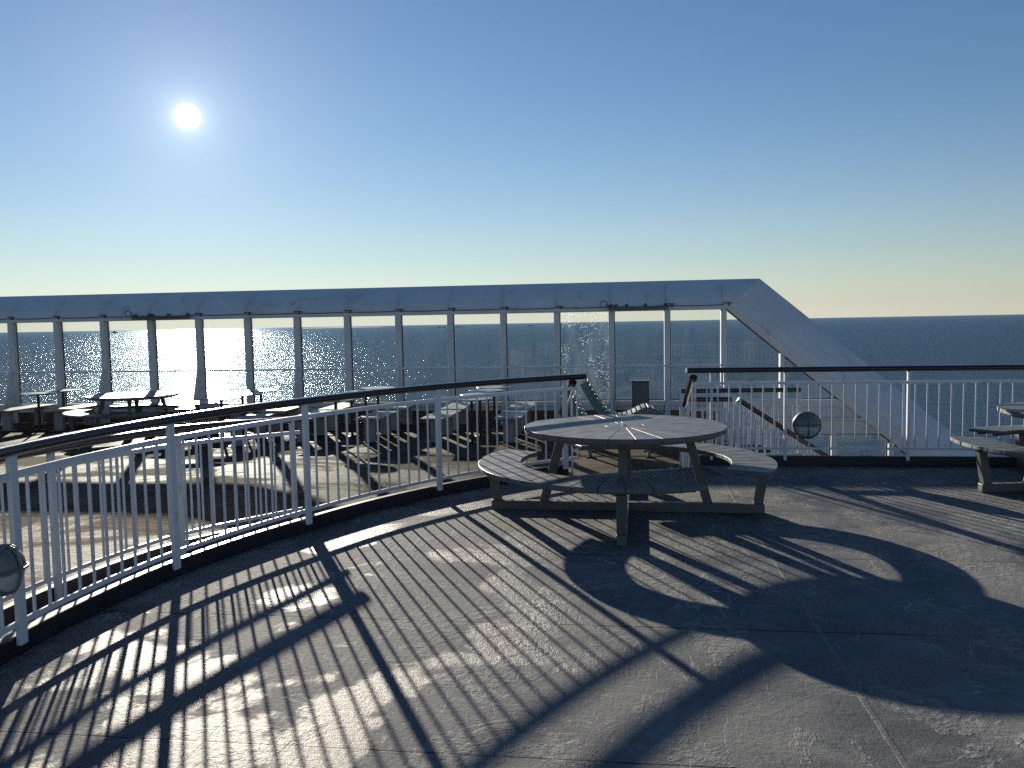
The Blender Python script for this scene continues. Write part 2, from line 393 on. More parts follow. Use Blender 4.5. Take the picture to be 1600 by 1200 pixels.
# the face under the deck edge
mb = MB(); mb.sweep(rail_path(A_BACK, A5 - R(1.0), LEDGE - .06, -1.56, R(2)), [(-.02, -1.43), (.02, -1.43), (.02, 1.43), (-.02, 1.43)], smooth=False)
tag(mb.build('deck_side', M['white_wall']), kind='structure')
mb = MB(); mb.bar(RL(2.2, LEDGE - .06, -1.56), RL(X1 + 1, LEDGE - .06, -1.56), .04, 2.87); tag(mb.build('deck_side', M['white_wall']), kind='structure')

# lower deck: behind, with a stairwell left open along its curved edge and along the starboard stair
angs_ = [(ang_of(p) + 2 * math.pi) % (2 * math.pi) for p in P]
low_poly = [Vector((-24, 20.2, 0)), Vector((-24, 2.2, 0))] + rail_path(angs_[0] + R(20), A5 - R(1), LEDGE - .04)[::1] + [rail_pt(A5, .10), RL(2.1, .0), Vector((2.1, 10.15, 0)), Vector((2.75, 10.15, 0)), Vector((2.75, 11.65, 0)), Vector((4.05, 11.55, 0)), SD(4.15, -1.0), SD(4.15, -.02), SD(-24, -.02)]
def low_z(p):
    """the lower deck rises gently towards the ramp at the left"""
    q = p - WB; s, d = q.dot(e1), q.dot(e2)
    def sm(t): t = max(0.0, min(1.0, t)); return t * t * (3 - 2 * t)
    return LOW + .21 * sm((-3.2 - d) / 5.6) * sm((-.2 - s) / 2.2)
bm = bmesh.new(); f = bm.faces.new([bm.verts.new((p[0], p[1], 0)) for p in low_poly]); bmesh.ops.triangulate(bm, faces=[f])
for k in range(22):
    bmesh.ops.bisect_plane(bm, geom=bm.verts[:] + bm.edges[:] + bm.faces[:], plane_co=SD(0, -3.2 - .28 * k), plane_no=e2)
for k in range(12):
    bmesh.ops.bisect_plane(bm, geom=bm.verts[:] + bm.edges[:] + bm.faces[:], plane_co=SD(-.2 - .22 * k, 0), plane_no=e1)
for v in bm.verts: v.co.z = low_z(v.co)
bmesh.ops.recalc_face_normals(bm, faces=bm.faces[:])
if sum(f.normal.z for f in bm.faces) < 0: bmesh.ops.reverse_faces(bm, faces=bm.faces[:])
me = bpy.data.meshes.new('lower_deck'); bm.to_mesh(me); bm.free()
for p_ in me.polygons: p_.use_smooth = True
me.materials.append(M['lower']); ld = bpy.data.objects.new('lower_deck', me); col.objects.link(ld); tag(ld, kind='structure')
so_ = ld.modifiers.new('thick', 'SOLIDIFY'); so_.thickness = .12; so_.offset = -1
deck('side_deck', [Vector((2.2, 9.6, 0)), Vector((9.6, 9.0, 0)), SD(9.6, -.02), SD(2.0, -.02)], -3.1, .1, M['side'])
def smooth_path(pts, n=6):
    out = []
    for i in range(len(pts) - 1):
        p0 = pts[max(0, i - 1)]; p1 = pts[i]; p2 = pts[i + 1]; p3 = pts[min(len(pts) - 1, i + 2)]
        for j in range(n):
            t = j / n; out.append(.5 * ((2 * p1) + (p2 - p0) * t + (2 * p0 - 5 * p1 + 4 * p2 - p3) * t * t + (3 * p1 - p0 - 3 * p2 + p3) * t ** 3))
    return out + [pts[-1]]
def along(path, dist):
    d = 0
    for a, b in zip(path, path[1:]):
        L = (b - a).length
        if d + L >= dist: return a.lerp(b, (dist - d) / L), math.atan2((b - a).y, (b - a).x)
        d += L
    return path[-1], math.atan2((path[-1] - path[-2]).y, (path[-1] - path[-2]).x)
RAMP = smooth_path([Vector(p) for p in ((-2.75, 1.9, -.14), (-3.05, 3.0, -.15), (-3.2, 4.2, -.17), (-3.15, 5.4, -.195), (-2.95, 6.35, -.22), (-2.68, 7.0, -.24), (-2.07, 8.03, -.30))])
mb = MB(); vs = []
for i, p in enumerate(RAMP):
    a = (ang_of(p) + 2 * math.pi) % (2 * math.pi); q = rail_pt(a, LEDGE - .02, p.z); o = p + (p - q).normalized() * .10
    vs += [(q.x, q.y, p.z - .004), (o.x, o.y, p.z - .004), (o.x, o.y, LOW - .02), (q.x, q.y, LOW - .02)]
n = len(RAMP); fs = [(4 * i + a, 4 * i + (a + 1) % 4, 4 * i + 4 + (a + 1) % 4, 4 * i + 4 + a) for i in range(n - 1) for a in range(4)] + [(0, 1, 2, 3), (4 * n - 4, 4 * n - 3, 4 * n - 2, 4 * n - 1)]
mb.add(vs, fs); tag(mb.build('ramp', M['deck']), kind='structure')
# kerbs
def kerb(path, name='deck_kerb', h=.11, w=.06):
    mb = MB(); mb.sweep(path, [(-w / 2, 0), (w / 2, 0), (w / 2, h), (-w / 2, h)], smooth=False)
    return tag(mb.build(name, M['kerb'], bevel=.008), kind='structure')
def outw(path, k):
    out = []
    for i, p in enumerate(path):
        d = path[min(len(path) - 1, i + 1)] - path[max(0, i - 1)]; d.z = 0; d.normalize(); out.append(p + Vector((-d.y, d.x, 0)) * k)
    return out
kerb(outw(RAMP, .055), 'ramp_kerb', .11)
kerb(rail_path(A_BACK, A5 - R(.5), .055, .001)); kerb([RL(2.13, .055, .001), RL(4, .055, .001), RL(X1, .055, .001)])

# steps down through the opening
st = thing('deck_steps', 'dark checker plate steps down through the gap between the two railings', 'steps', (1.4, 9.3, LOW), 0, None, True)
mb = MB(); a_, b_ = Vector((.66, 8.86, 0)), RL(2.12, -.05)
dv = (b_ - a_).normalized(); nv = Vector((-dv.y, dv.x, 0))
def tread(o, z, dep):
    mb.prism([(0, 0), ((b_ - a_).length, 0), ((b_ - a_).length, dep), (0, dep)], a_ + nv * o + Zv * z, dv, nv, -Zv, .03)
M['plate'] = paint('checker_plate', (.045, .05, .056), .4, .15, 8)
tread(.005, -.13, .28); mb.build('tread', M['plate'], st)
mb = MB(); tread(.285, -.265, .28); mb.build('tread', M['plate'], st)
mb = MB()
L_ = (b_ - a_).length; nx, ny = 44, 15
for i in range(nx):
    for j in range(ny):
        c = a_ + dv * (.03 + (L_ - .06) * (i + .5) / nx) - nv * (.04 + .62 * (j + .5) / ny); an = math.atan2(dv.y, dv.x) + (R(45) if (i + j) % 2 else R(-45))
        mb.box((c.x, c.y, .0055), (.032, .011, .005), an)
mb.prism([(.0, 0), (L_, 0), (L_, -.70), (0, -.70)], a_ + Zv * .003, dv, nv, Zv, .0005)
mb.build('landing_plate', M['plate'], st)

# ------------------------------------------------------------------ railings
HOVAL = [(.046 * math.cos(t), .031 * math.sin(t)) for t in [2 * math.pi * k / 12 for k in range(12)]]
def handrail(root, path, mat=None, name='handrail'):
    mb = MB(); mb.sweep(path, HOVAL)
    return mb.build(name, mat or M['wood'], root)
def bar_sweep(root, path, name, h=.036, w=.014):
    mb = MB(); mb.sweep(path, [(-w / 2, -h / 2), (w / 2, -h / 2), (w / 2, h / 2), (-w / 2, h / 2)], smooth=False)
    return mb.build(name, M['white'], root)
def upright(root, p, z0, z1, name, r=.0095):
    mb = MB(); mb.lathe([(r, z0), (r, z1)], (p[0], p[1], 0), n=10); return mb.build(name, M['white'], root)
def post(root, p, z0, z1, face, w=.058, t=.028):
    mb = MB(); mb.box((p[0], p[1], (z0 + z1) / 2), (w, t, z1 - z0), face); return mb.build('post', M['white'], root, bevel=.005)

rt = thing('curved_railing', 'white baluster railing with dark wood handrail curving along the near deck edge at left', 'railing', P[2], 0, None, True)
a_end = A5 - R(2.2)
handrail(rt, rail_path(A_BACK, A5 - R(2.4), 0, 1.06) )
bar_sweep(rt, rail_path(A_BACK, A5 - R(1.6), .0, .935), 'top_bar'); bar_sweep(rt, rail_path(A_BACK, A5 - R(1.6), .0, .18), 'bottom_bar', .03)
angs = [(ang_of(p) + 2 * math.pi) % (2 * math.pi) for p in P]
step1 = R(12.4)
pa = angs[::-1] + [angs[0] + step1, angs[0] + 2 * step1, angs[0] + 3 * step1]
for a in pa:
    p = rail_pt(a, -.0); post(rt, rail_pt(a, -.012 if a != angs[4] else 0), .07, 1.04, a + math.pi / 2)
for a0, a1 in zip(pa, pa[1:]):
    r_ = rad_at(a0); n = max(2, round((a1 - a0) * r_ / .122))
    for i in range(1, n):
        a = a0 + (a1 - a0) * i / n; upright(rt, rail_pt(a), .19, .92, 'baluster')
upright(rt, rail_pt(A5 - R(1.5)), .17, .95, 'baluster')

rs = thing('straight_railing', 'straight white baluster railing with dark wood handrail in front of the open sea at right', 'railing', RL(4.0, 0, 0), 0, None, True)
hr = handrail(rs, [RL(1.985, 0, 1.083), RL(4, 0, 1.083), RL(6, 0, 1.083), RL(X1, 0, 1.083)])
mb = MB(); mb.sweep([RL(1.967, 0, 1.083), RL(1.984, 0, 1.083)], [(x * .97, y * .97) for x, y in HOVAL]); mb.build('painted_lit_tip', M['white'], hr)  # sunlit tip of the handrail, its light put in as white colour
bar_sweep(rs, [RL(2.06, 0, .935), RL(5, 0, .935), RL(X1, 0, .935)], 'top_bar', .03); bar_sweep(rs, [RL(2.06, 0, .20), RL(5, 0, .20), RL(X1, 0, .20)], 'bottom_bar', .026)
px = [2.24, 3.035, 4.316, 5.60, 6.88, 8.15]
for x in px: post(rs, RL(x, -.012), .07, 1.055, math.atan(-.145), .030, .05)
x = 2.07
while x < X1:
    if min(abs(x - q) for q in px) > .03: upright(rs, RL(x), .205, .925, 'baluster', .0085)
    x += .1222

def grab(root, top, foot, lean):
    """short sloping wooden handrail beside the steps, on a white frame"""
    mb = MB(); mb.sweep([top, top.lerp(foot, .5), foot], HOVAL); mb.build('handrail', M['wood'], root)
    mb = MB(); off = Vector((0, 0, -.09)); mb.tube([top + off, foot + off], .014)
    for t in (.08, .5, .92):
        q = top.lerp(foot, t); mb.tube([q + Vector((0, 0, -.02)), q + off], .009)
    mb.build('support_rail', M['white'], root)
    for t in (.12, .55, .95):
        q = top.lerp(foot, t); z0 = (-.12 if t < .4 else LOW)
        upright(root, q, z0, q.z - .08, 'baluster', .012)
g1 = thing('step_handrail', 'short dark handrail sloping down beside the steps at the end of the curved railing', 'handrail', (.66, 9.4, LOW), 0, 'handrails beside the steps', True)
grab(g1, Vector((.66, 9.0, 1.0)), Vector((.60, 10.0, .56)), 0)
g2 = thing('step_handrail', 'short dark handrail sloping down beside the steps at the end of the straight railing', 'handrail', (2.15, 9.9, LOW), 0, 'handrails beside the steps', True)
grab(g2, Vector((2.08, 9.50, 1.0)), Vector((2.17, 10.4, .58)), 0)

# second railing, outside the ramp
rw = thing('ramp_railing', 'second white railing with dark handrail, lower and just outside the curved railing', 'railing', RAMP[18].copy(), 0, None, True)
handrail(rw, [p + Zv * 1.06 for p in RAMP]); bar_sweep(rw, [p + Zv * .93 for p in RAMP[:-1]] + [RAMP[-1] + Zv * .93], 'top_bar'); bar_sweep(rw, [p + Zv * .18 for p in RAMP], 'bottom_bar', .03)
tot = sum((b - a).length for a, b in zip(RAMP, RAMP[1:]))
for i in range(5):
    p, a = along(RAMP, tot - .10 - i * 1.3); post(rw, p, p.z, p.z + 1.03, a)
    if i < 4:
        for j in range(1, 11):
            q, _ = along(RAMP, tot - .10 - (i + j / 11) * 1.3); upright(rw, q, q.z + .19, q.z + .92, 'baluster')

# stair railings beyond the straight railing
def flat_rail(root, a, b, z0, n, slope=0.0, hgt=1.06, newel=True):
    """level or sloping railing from a to b; slope = fall over its length"""
    a, b = Vector(a), Vector(b); e = b - Zv * slope
    handrail(root, [a + Zv * (z0 + hgt), a.lerp(e, .5) + Zv * (z0 + hgt), e + Zv * (z0 + hgt)])
    for zz, nm in ((hgt - .13, 'top_bar'), (.16, 'bottom_bar')):
        mb = MB(); mb.bar(a + Zv * (z0 + zz), e + Zv * (z0 + zz), .014, .034); mb.build(nm, M['white'], root)
    for i in range(n + 1):
        q = a.lerp(e, i / n); ends = i in (0, n)
        if ends and newel: post(root, q, q.z + z0, q.z + z0 + hgt - .02, math.atan2((b - a).y, (b - a).x), .05, .03)
        else: upright(root, q, q.z + z0 + .16, q.z + z0 + hgt - .13, 'baluster', .009)
ra = thing('stair_guard', 'level white railing with dark handrail on the far side of the starboard stairwell', 'railing', (3.1, 11.55, LOW), 0, 'railings around the starboard stair', True)
flat_rail(ra, (2.37, 11.61, 0), (3.99, 11.48, 0), LOW, 17)
rb = thing('stair_guard', 'short level white railing with dark handrail at the head of the starboard stair', 'railing', (2.45, 10.33, LOW), 0, 'railings around the starboard stair', True)
flat_rail(rb, (2.16, 10.38, 0), (2.72, 10.29, 0), LOW, 5)
rc = thing('stair_guard', 'white stair railing with dark handrail sloping down to the right behind the straight railing', 'railing', (3.2, 10.28, LOW), 0, 'railings around the starboard stair', True)
flat_rail(rc, (2.80, 10.28, 0), (4.35, 10.15, 0), LOW, 14, slope=1.04)
rd = thing('stair_guard', 'farther white stair railing sloping down to the right beside the glass windbreak', 'railing', (4.0, 13.4, LOW), 0, 'railings around the starboard stair', True)
def far_stair(root):
    a, b = Vector((3.35, 13.6, 0)), Vector((5.2, 13.35, -1.3))
    mb = MB(); mb.bar(a + Zv * (LOW + 1.0), b + Zv * (LOW + 1.0), .03, .04); mb.build('top_bar', M['white'], root)
    mb = MB(); mb.bar(a + Zv * (LOW + .1), b + Zv * (LOW + .1), .03, .04); mb.build('bottom_bar', M['white'], root)
    for i in range(33):
        q = a.lerp(b, i / 32); upright(root, q, q.z + LOW + .1, q.z + LOW + 1.0, 'baluster', .016)
far_stair(rd)
sf = thing('stair_flight', 'white steel stair going down to the right behind the straight railing', 'stair', (3.4, 10.9, -3.0), 0, None, True)
for i in range(9):
    mb = MB(); mb.box((2.92 + .27 * i, 10.9, LOW - .2 * (i + 1)), (.29, 1.15, .03)); mb.build('tread', M['side'], sf)
for y in (10.28, 11.50):
    mb = MB(); mb.bar((2.75, y, LOW - .15), (5.1, y, LOW - .15 - 2.35 * .74), .03, .2); mb.build('stringer', M['white'], sf)

# ------------------------------------------------------------------ bulkhead lamps
def bulkhead_lamp(label, c, nrm, r):
    n = Vector(nrm).normalized(); t = thing('bulkhead_lamp', label, 'lamp', c, 0, 'round bulkhead lamps on the railings')
    mb = MB(); mb.lathe([(0, -.06), (r * .92, -.06), (r, -.045), (r, .012), (r * .93, .022), (r * .84, .022)], (0, 0, 0), n, 40)
    mb.build('body', M['lamp_body'], t)
    sh = [(r * .86 * math.cos(q), .018 + r * .42 * math.sin(q)) for q in [i * math.pi / 2 / 8 for i in range(9)]]
    mb = MB(); mb.lathe(sh, (0, 0, 0), n, 40); mb.build('lens', M['lamp_glass'], t)
    u = n.cross(Zv).normalized()
    mb = MB(); 
    mb2 = MB()
    for ax in (u, Zv):
        mb2.tube([ax * (r * .93 * math.cos(q)) + n * (.022 + r * .48 * math.sin(q)) for q in [math.pi * i / 14 for i in range(15)]], .007, 8)
    mb2.build('guard', M['lamp_body'], t)
    # hood over the upper half of the lens
    vs, fs = [], []; A, B = 15, 7
    for i in range(A):
        th = math.pi * i / (A - 1)
        for j in range(B):
            q = math.pi / 2 * j / (B - 1); rr_ = r * .89
            d = (u * math.cos(th) + Zv * math.sin(th))
            vs.append(d * (rr_ * math.cos(q)) + n * (.020 + r * .445 * math.sin(q)))
    for i in range(A - 1):
        for j in range(B - 1): fs.append((i * B + j, (i + 1) * B + j, (i + 1) * B + j + 1, i * B + j + 1))
    hb = MB(); hb.add(vs, fs, True); o = hb.build('hood', M['lamp_body'], t); o.modifiers.new('thick', 'SOLIDIFY').thickness = .004
    mb = MB(); mb.bar(n * -.06 + Zv * .02, n * -.11 + Zv * .02, .06, .06); mb.build('bracket', M['lamp_body'], t)
    return t
pl = rail_pt(angs[0] + R(2.2), -.11, .525)
bulkhead_lamp('round caged bulkhead lamp on the curved railing at the left edge', pl, (CC - pl) * Vector((1, 1, 0)), .122)
bulkhead_lamp('round caged bulkhead lamp on the straight railing beside the stair', RL(3.235, -.11, .475), (-.12, -1, 0), .152)

# ------------------------------------------------------------------ round picnic tables
def picnic_table():
    t = thing('round_picnic_table', 'x', 'picnic table')
    RT, RO, RI = .865, 1.27, .90
    mb = MB(); n = 26; gap = .0022
    mb.sector(0.0, .165, 0, 2 * math.pi, .713, .7505, 32)
    for i in range(n):
        a0, a1 = 2 * math.pi * i / n, 2 * math.pi * (i + 1) / n; ga = gap / .6
        mb.sector(.1662, RT, a0 + ga, a1 - ga, .712 , .750, 4)
    mb.lathe([(0, .7507), (.022, .7507)], (0, 0, 0), n=16)
    mb.build('tabletop', M['table'], t, bevel=.0012, seg=1)
    mb = MB(); mb.lathe([(.020, .751), (.020, .7535), (0, .7535)], (0, 0, 0), n=18); mb.build('parasol_plug', M['black'], t)
    # ring under the top that carries the boards
    mb = MB(); mb.sector(.40, .46, 0, 2 * math.pi, .680, .711, 40); mb.sector(.78, .82, 0, 2 * math.pi, .690, .711, 48); mb.build('top_frame', M['frame'], t)
    half = 17
    for k, base in enumerate((-44, 136)):
        a0, a1 = R(base + half), R(base + 180 - half); m = 16; mb = MB()
        for i in range(m):
            b0 = a0 + (a1 - a0) * i / m; b1 = a0 + (a1 - a0) * (i + 1) / m; ga = .003 / 1.1
            mb.sector(RI, RO, b0 + ga, b1 - ga, .415, .450, 3)
        mb.build('bench_seat', M['table'], t, bevel=.003, seg=1)
        mb = MB(); mb.sector(.99, 1.03, a0 + .03, a1 - .03, .39, .414, 24); mb.sector(1.15, 1.19, a0 + .03, a1 - .03, .39, .414, 24)
        mb.build('seat_frame', M['frame'], t)
    for k in range(4):
        a = math.pi / 2 * k; d = Vector((math.cos(a), math.sin(a), 0)); s = Vector((-d.y, d.x, 0))
        mb = MB()
        mb.bar(d * .02 + Zv * .042, d * 1.175 + Zv * .042, .075, .080, s)                   # ground beam
        mb.hexa([d * 1.085 + Zv * .083 - s * .036, d * 1.160 + Zv * .083 - s * .036, d * 1.160 + Zv * .083 + s * .036, d * 1.085 + Zv * .083 + s * .036],
                [d * 1.135 + Zv * .388 - s * .036, d * 1.215 + Zv * .388 - s * .036, d * 1.215 + Zv * .388 + s * .036, d * 1.135 + Zv * .388 + s * .036])
        mb.hexa([d * .665 + Zv * .083 - s * .036, d * .745 + Zv * .083 - s * .036, d * .745 + Zv * .083 + s * .036, d * .665 + Zv * .083 + s * .036],
                [d * .500 + Zv * .679 - s * .036, d * .575 + Zv * .679 - s * .036, d * .575 + Zv * .679 + s * .036, d * .500 + Zv * .679 + s * .036])
        mb.build('leg', M['frame'], t, bevel=.005)
    return t
T0 = picnic_table()
T0.location = (.965, 7.16, 0); T0.rotation_euler.z = R(-9)
T0['label'] = 'large round grey picnic table with ring bench in the middle of the near deck'; T0['group'] = 'round picnic tables with ring benches'
T1 = copy_tree(T0); T1.location = (5.52, 7.72, 0); T1.rotation_euler.z = R(3); T1['label'] = 'round grey picnic table cut off by the right edge'
p_ = SD(-7.55, -1.45, LOW); T2 = copy_tree(T0); T2.location = p_; T2.rotation_euler.z = R(18); T2['label'] = 'round picnic table on the lower deck beside the glass wall'

# ------------------------------------------------------------------ long benches and small round tables on the lower deck
def slat_bench():
    t = thing('slat_bench', 'x', 'bench'); L, W = 1.36, .46
    mb = MB()
    for i in range(3): mb.box((0, (i - 1) * .156, .4385) if False else ((i - 1) * .156, 0, .4385), (.148, L, .025))
    mb.build('seat', M['bench_slat'], t, bevel=.004)
    for y in (-.475, .475):
        mb = MB(); mb.box((0, y, .2075), (.19, .085, .385)); mb.prism([(-.16, .425), (.16, .425), (.10, .385), (.0, .30), (-.10, .385)], (0, y - .049, 0), (1, 0, 0), Zv, (0, 1, 0), .006)
        mb.box((0, y, .413), (.40, .07, .025)); lg = mb.build('leg', M['bench_leg'], t, bevel=.004)
        mb = MB(); mb.box((0, y, .0075), (.42, .095, .014)); mb.build('foot_plate', M['black'], lg)
    return t
def bistro_table():
    t = thing('bistro_table', 'x', 'table')
    mb = MB(); mb.lathe([(0, .752), (.34, .752), (.35, .758), (.35, .772), (.345, .777), (0, .777)], (0, 0, 0), n=40, smooth=False); mb.build('tabletop', M['bistro_top'], t)
    mb = MB(); mb.lathe([(.026, .012), (.026, .745)], (0, 0, 0), n=14); mb.box((0, 0, .743), (.3, .06, .014)); mb.box((0, 0, .7435), (.06, .3, .012)); mb.build('post', M['black'], t)
    mb = MB(); mb.lathe([(0, 0), (.15, 0), (.15, .008), (.03, .014), (0, .014)], (0, 0, 0), n=24); mb.build('base_plate', M['black'], t)
    return t
B0, K0 = slat_bench(), bistro_table(); usedB = usedK = False
rows = [(-.30, (-.94, .33), 'nearest the deck steps'), (-2.72, (-3.36, -2.12), 'midway along the glass wall'), (-5.0, (-5.62, -4.38), 'right of the round lower table')]
ords = ['first', 'second', 'third', 'fourth']
def put_bench(s, d, label):
    global usedB
    o = B0 if not usedB else copy_tree(B0); usedB = True
    o.location = SD(s, d, LOW); o.rotation_euler.z = AX; o['label'] = label; o['group'] = 'long slatted benches on the lower deck'
def put_table(s, d, label):
    global usedK
    o = K0 if not usedK else copy_tree(K0); usedK = True
    o.location = SD(s, d, LOW); o.rotation_euler.z = random.uniform(0, 1.5); o['label'] = label; o['group'] = 'small round tables between the benches'
for ts, bs, where in rows:
    sh = -.45 if ts == -5.0 else 0.0
    for bi, s in enumerate(bs):
        for j, d in enumerate((-2.56 + sh, -.98 + sh)):
            put_bench(s, d, '%s slatted bench left of the small tables %s' % (('near', 'far')[j], where) if bi == 0 else '%s slatted bench right of the small tables %s' % (('near', 'far')[j], where))
    for j, d in enumerate((-3.08 + sh, -2.22 + sh, -1.36 + sh, -.52 + sh)):
        put_table(ts + sh * .1, d, '%s small round table counting from the viewer, %s' % (ords[j], where))
for bi, s in enumerate((-10.35, -9.18)):
    put_bench(s, -.98, 'slatted bench %s of the two small tables near the left edge' % ('left', 'right')[bi])
put_bench(-11.55, -.98, 'grey slatted bench cut off by the left edge of the picture')
for j, d in enumerate((-1.3, -.52)): put_table(-9.75, d, 'small round table near the left edge, %s' % ('nearer of two', 'close to the glass')[j])

# ------------------------------------------------------------------ loungers and bin
def lounger(label, loc, rz):
    t = thing('wooden_lounger', label, 'lounger', loc, rz, 'slatted wooden loungers')
    prof = [(-.62, 1.00), (-.50, .78), (-.36, .56), (-.22, .40), (-.05, .33), (.15, .37), (.34, .46), (.45, .50), (.58, .46), (.78, .36)]
    pr = smooth_path([Vector((x, 0, z)) for x, z in prof], 5)
    for y in (-.30, .30):
        mb = MB(); top = [(p.x, p.z) for p in pr]; bot = []
        for i, p in enumerate(pr):
            a = pr[max(0, i - 1)]; b = pr[min(len(pr) - 1, i + 1)]; d = (b - a).normalized(); bot.append((p.x - (-d.z) * -.0 - d.z * -.0 + d.z * .0 + (d.z) * .14, p.z - d.x * .14))
        mb.prism(top + bot[::-1], (0, y - .02, 0), (1, 0, 0), Zv, (0, 1, 0), .04); mb.build('side_rail', M['lounger'], t, bevel=.004)
    dist, i = 0.0, 0; tot_ = sum((b - a).length for a, b in zip(pr, pr[1:])); n = 20
    mb = MB()
    for i in range(n):
        q, _ = along(pr, tot_ * (i + .5) / n); q2, _ = along(pr, min(tot_, tot_ * (i + .5) / n + .03)); d = (q2 - q).normalized(); up_ = Vector((-d.z, 0, d.x))
        mb.bar(q + up_ * .014 - Vector((0, .34, 0)), q + up_ * .014 + Vector((0, .34, 0)), .062, .022, d)
    mb.build('slats', M['lounger'], t, bevel=.003)
    for x in (-.30, .58):
        for y in (-.30, .30):
            mb = MB(); mb.bar((x, y, .02), (x, y, .40 if x > 0 else .43), .05, .05); lg = mb.build('leg', M['lounger'], t)
            mb = MB(); mb.box((x, y, .008), (.12, .10, .016)); mb.build('foot', M['black'], lg)
    return t
lounger('grey green wooden lounger nearer the round table, facing right', (1.50, 12.75, LOW), R(-6))
lounger('grey green wooden lounger farther from the round table, close to the bin', (1.98, 15.1, LOW), R(-6))
kerb([rail_pt(A5 - R(.2), .055, .002), rail_pt(A5 - R(.2), .40, .002)])
bn = thing('waste_bin', 'tall dark grey bin standing against the glass wall behind the round table', 'bin', SD(2.62, -.55, LOW), AX)
mb = MB(); mb.box((0, 0, .44), (.34, .34, .84)); mb.build('body', M['bin'], bn, bevel=.01)
mb = MB(); mb.box((0, 0, .8725), (.36, .36, .025)); mb.build('lid', M['bin'], bn, bevel=.005)
mb = MB(); mb.box((0, -.176, .44), (.22, .01, .74)); mb.build('door', M['bin'], bn, bevel=.002)

# ------------------------------------------------------------------ glass windbreak
ML = [-11.271 + 1.111 * i for i in range(15)]; ML = [ML[0] - 3.333, ML[0] - 2.222, ML[0] - 1.111] + ML      # mullion stations
wall = thing('glass_windbreak', 'long white framed glass windbreak with sloping canopy across the lower deck', 'windbreak', SD(-3.5, 0, LOW), 0, None, True)
HB, HT, GB = 1.85, 1.97, .03
S0, S1 = ML[0] - .2, 4.47
for i, s in enumerate(ML):
    mb = MB(); mb.prism([(-.055, -.085), (.055, -.085), (.055, .085), (-.055, .085)], SD(s, 0, LOW), e1, e2, Zv, HB - LOW); mu = mb.build('mullion', M['white_wall'], wall, bevel=.006)
    mb = MB(); mb.prism([(.056, .052), (.072, .052), (.072, .074), (.056, .074)], SD(s, 0, GB), e1, e2, Zv, HB - GB); mb.build('gasket', M['gasket'], mu)
    if i % 2 == 1:
        mb = MB(); mb.prism([(-.087, LOW + .004), (-.52, LOW + .004), (-.14, .80), (-.087, .80)], SD(s - .02, 0, 0), e2, Zv, e1, .04); mb.build('brace', M['white_wall'], wall)
for i in range(len(ML) - 1):
    a, b = ML[i] + .073, ML[i + 1] - .056
    mb = MB(); mb.prism([(a, GB + .002), (b, GB + .002), (b, HB - .002), (a, HB - .002)], SD(0, .058, 0), e1, Zv, e2, .012)
    pn = mb.build('pane', M['salt_glass'] if i == 14 else M['glass'], wall)
    if i == 14: pn['label'] = 'salt speckled pane'
    mb = MB(); mb.prism([(a, GB + .001), (b, GB + .001), (b, GB + .022), (a, GB + .022)], SD(0, .050, 0), e1, Zv, e2, .008); mb.build('gasket', M['gasket'], pn)
mb = MB(); mb.prism([(S0, HB), (S1, HB), (S1, HT), (S0, HT)], SD(0, -.095, 0), e1, Zv, e2, .19); mb.build('head_beam', M['white_wall'], wall, bevel=.01)
mb = MB()
for i in range(len(ML) - 1):
    a, b = ML[i] + .057, ML[i + 1] - .057
    mb.prism([(a, GB - .10), (b, GB - .10), (b, GB - .002), (a, GB - .002)], SD(0, -.07, 0), e1, Zv, e2, .155)
    mb.prism([(a, GB - .19), (b, GB - .19), (b, GB - .104), (a, GB - .104)], SD(0, -.04, 0), e1, Zv, e2, .12)
mb.build('sill', M['white_wall'], wall, bevel=.006)
mb = MB()
for i in range(len(ML) - 1):
    a, b = ML[i] + .058, ML[i + 1] - .058
    mb.prism([(a, LOW + .003), (b, LOW + .003), (b, GB - .192), (a, GB - .192)], SD(0, -.03, 0), e1, Zv, e2, .08)
mb.build('kick_board', M['kick'], wall)
mb = MB(); mb.tube([SD(S0, -.115, .745), SD(-3, -.115, .745), SD(4.3, -.115, .745)], .017, 10)
for s in ML: mb.bar(SD(s, -.087, .73), SD(s, -.12, .73), .03, .02)
mb.build('grab_rail', M['white'], wall)
# canopy: a curved panel flaring up and outward, with a rib at each mullion
FP = [(-.06, HT + .001), (.0, 2.09), (.12, 2.22), (.30, 2.36), (.52, 2.47)]        # (outward, height)
def canopy(mb, s0a, s1a, s0b, s1b):
    n = len(FP); vs = []
    for k in range(n):
        t = k / (n - 1)
        for s in (s0a + (s0b - s0a) * t, s1a + (s1b - s1a) * t):
            vs.append(SD(s, FP[k][0], FP[k][1]))
    for k in range(n):
        t = k / (n - 1)
        for s in (s0a + (s0b - s0a) * t, s1a + (s1b - s1a) * t):
            vs.append(SD(s, FP[k][0] + .04, FP[k][1] - .012 + (.012 if k == 0 else 0)))
    m = 2 * n; fs = []
    for k in range(n - 1):
        a = 2 * k; fs += [(a, a + 1, a + 3, a + 2), (m + a, m + a + 2, m + a + 3, m + a + 1), (a, a + 2, m + a + 2, m + a), (a + 1, m + a + 1, m + a + 3, a + 3)]
    fs += [(0, m, m + 1, 1), (m - 2, m - 1, 2 * m - 1, 2 * m - 2)]
    mb.add(vs, fs, False)
mb = MB(); canopy(mb, S0, 4.425, S0, 5.07); mb.build('canopy', M['white_wall'], wall)
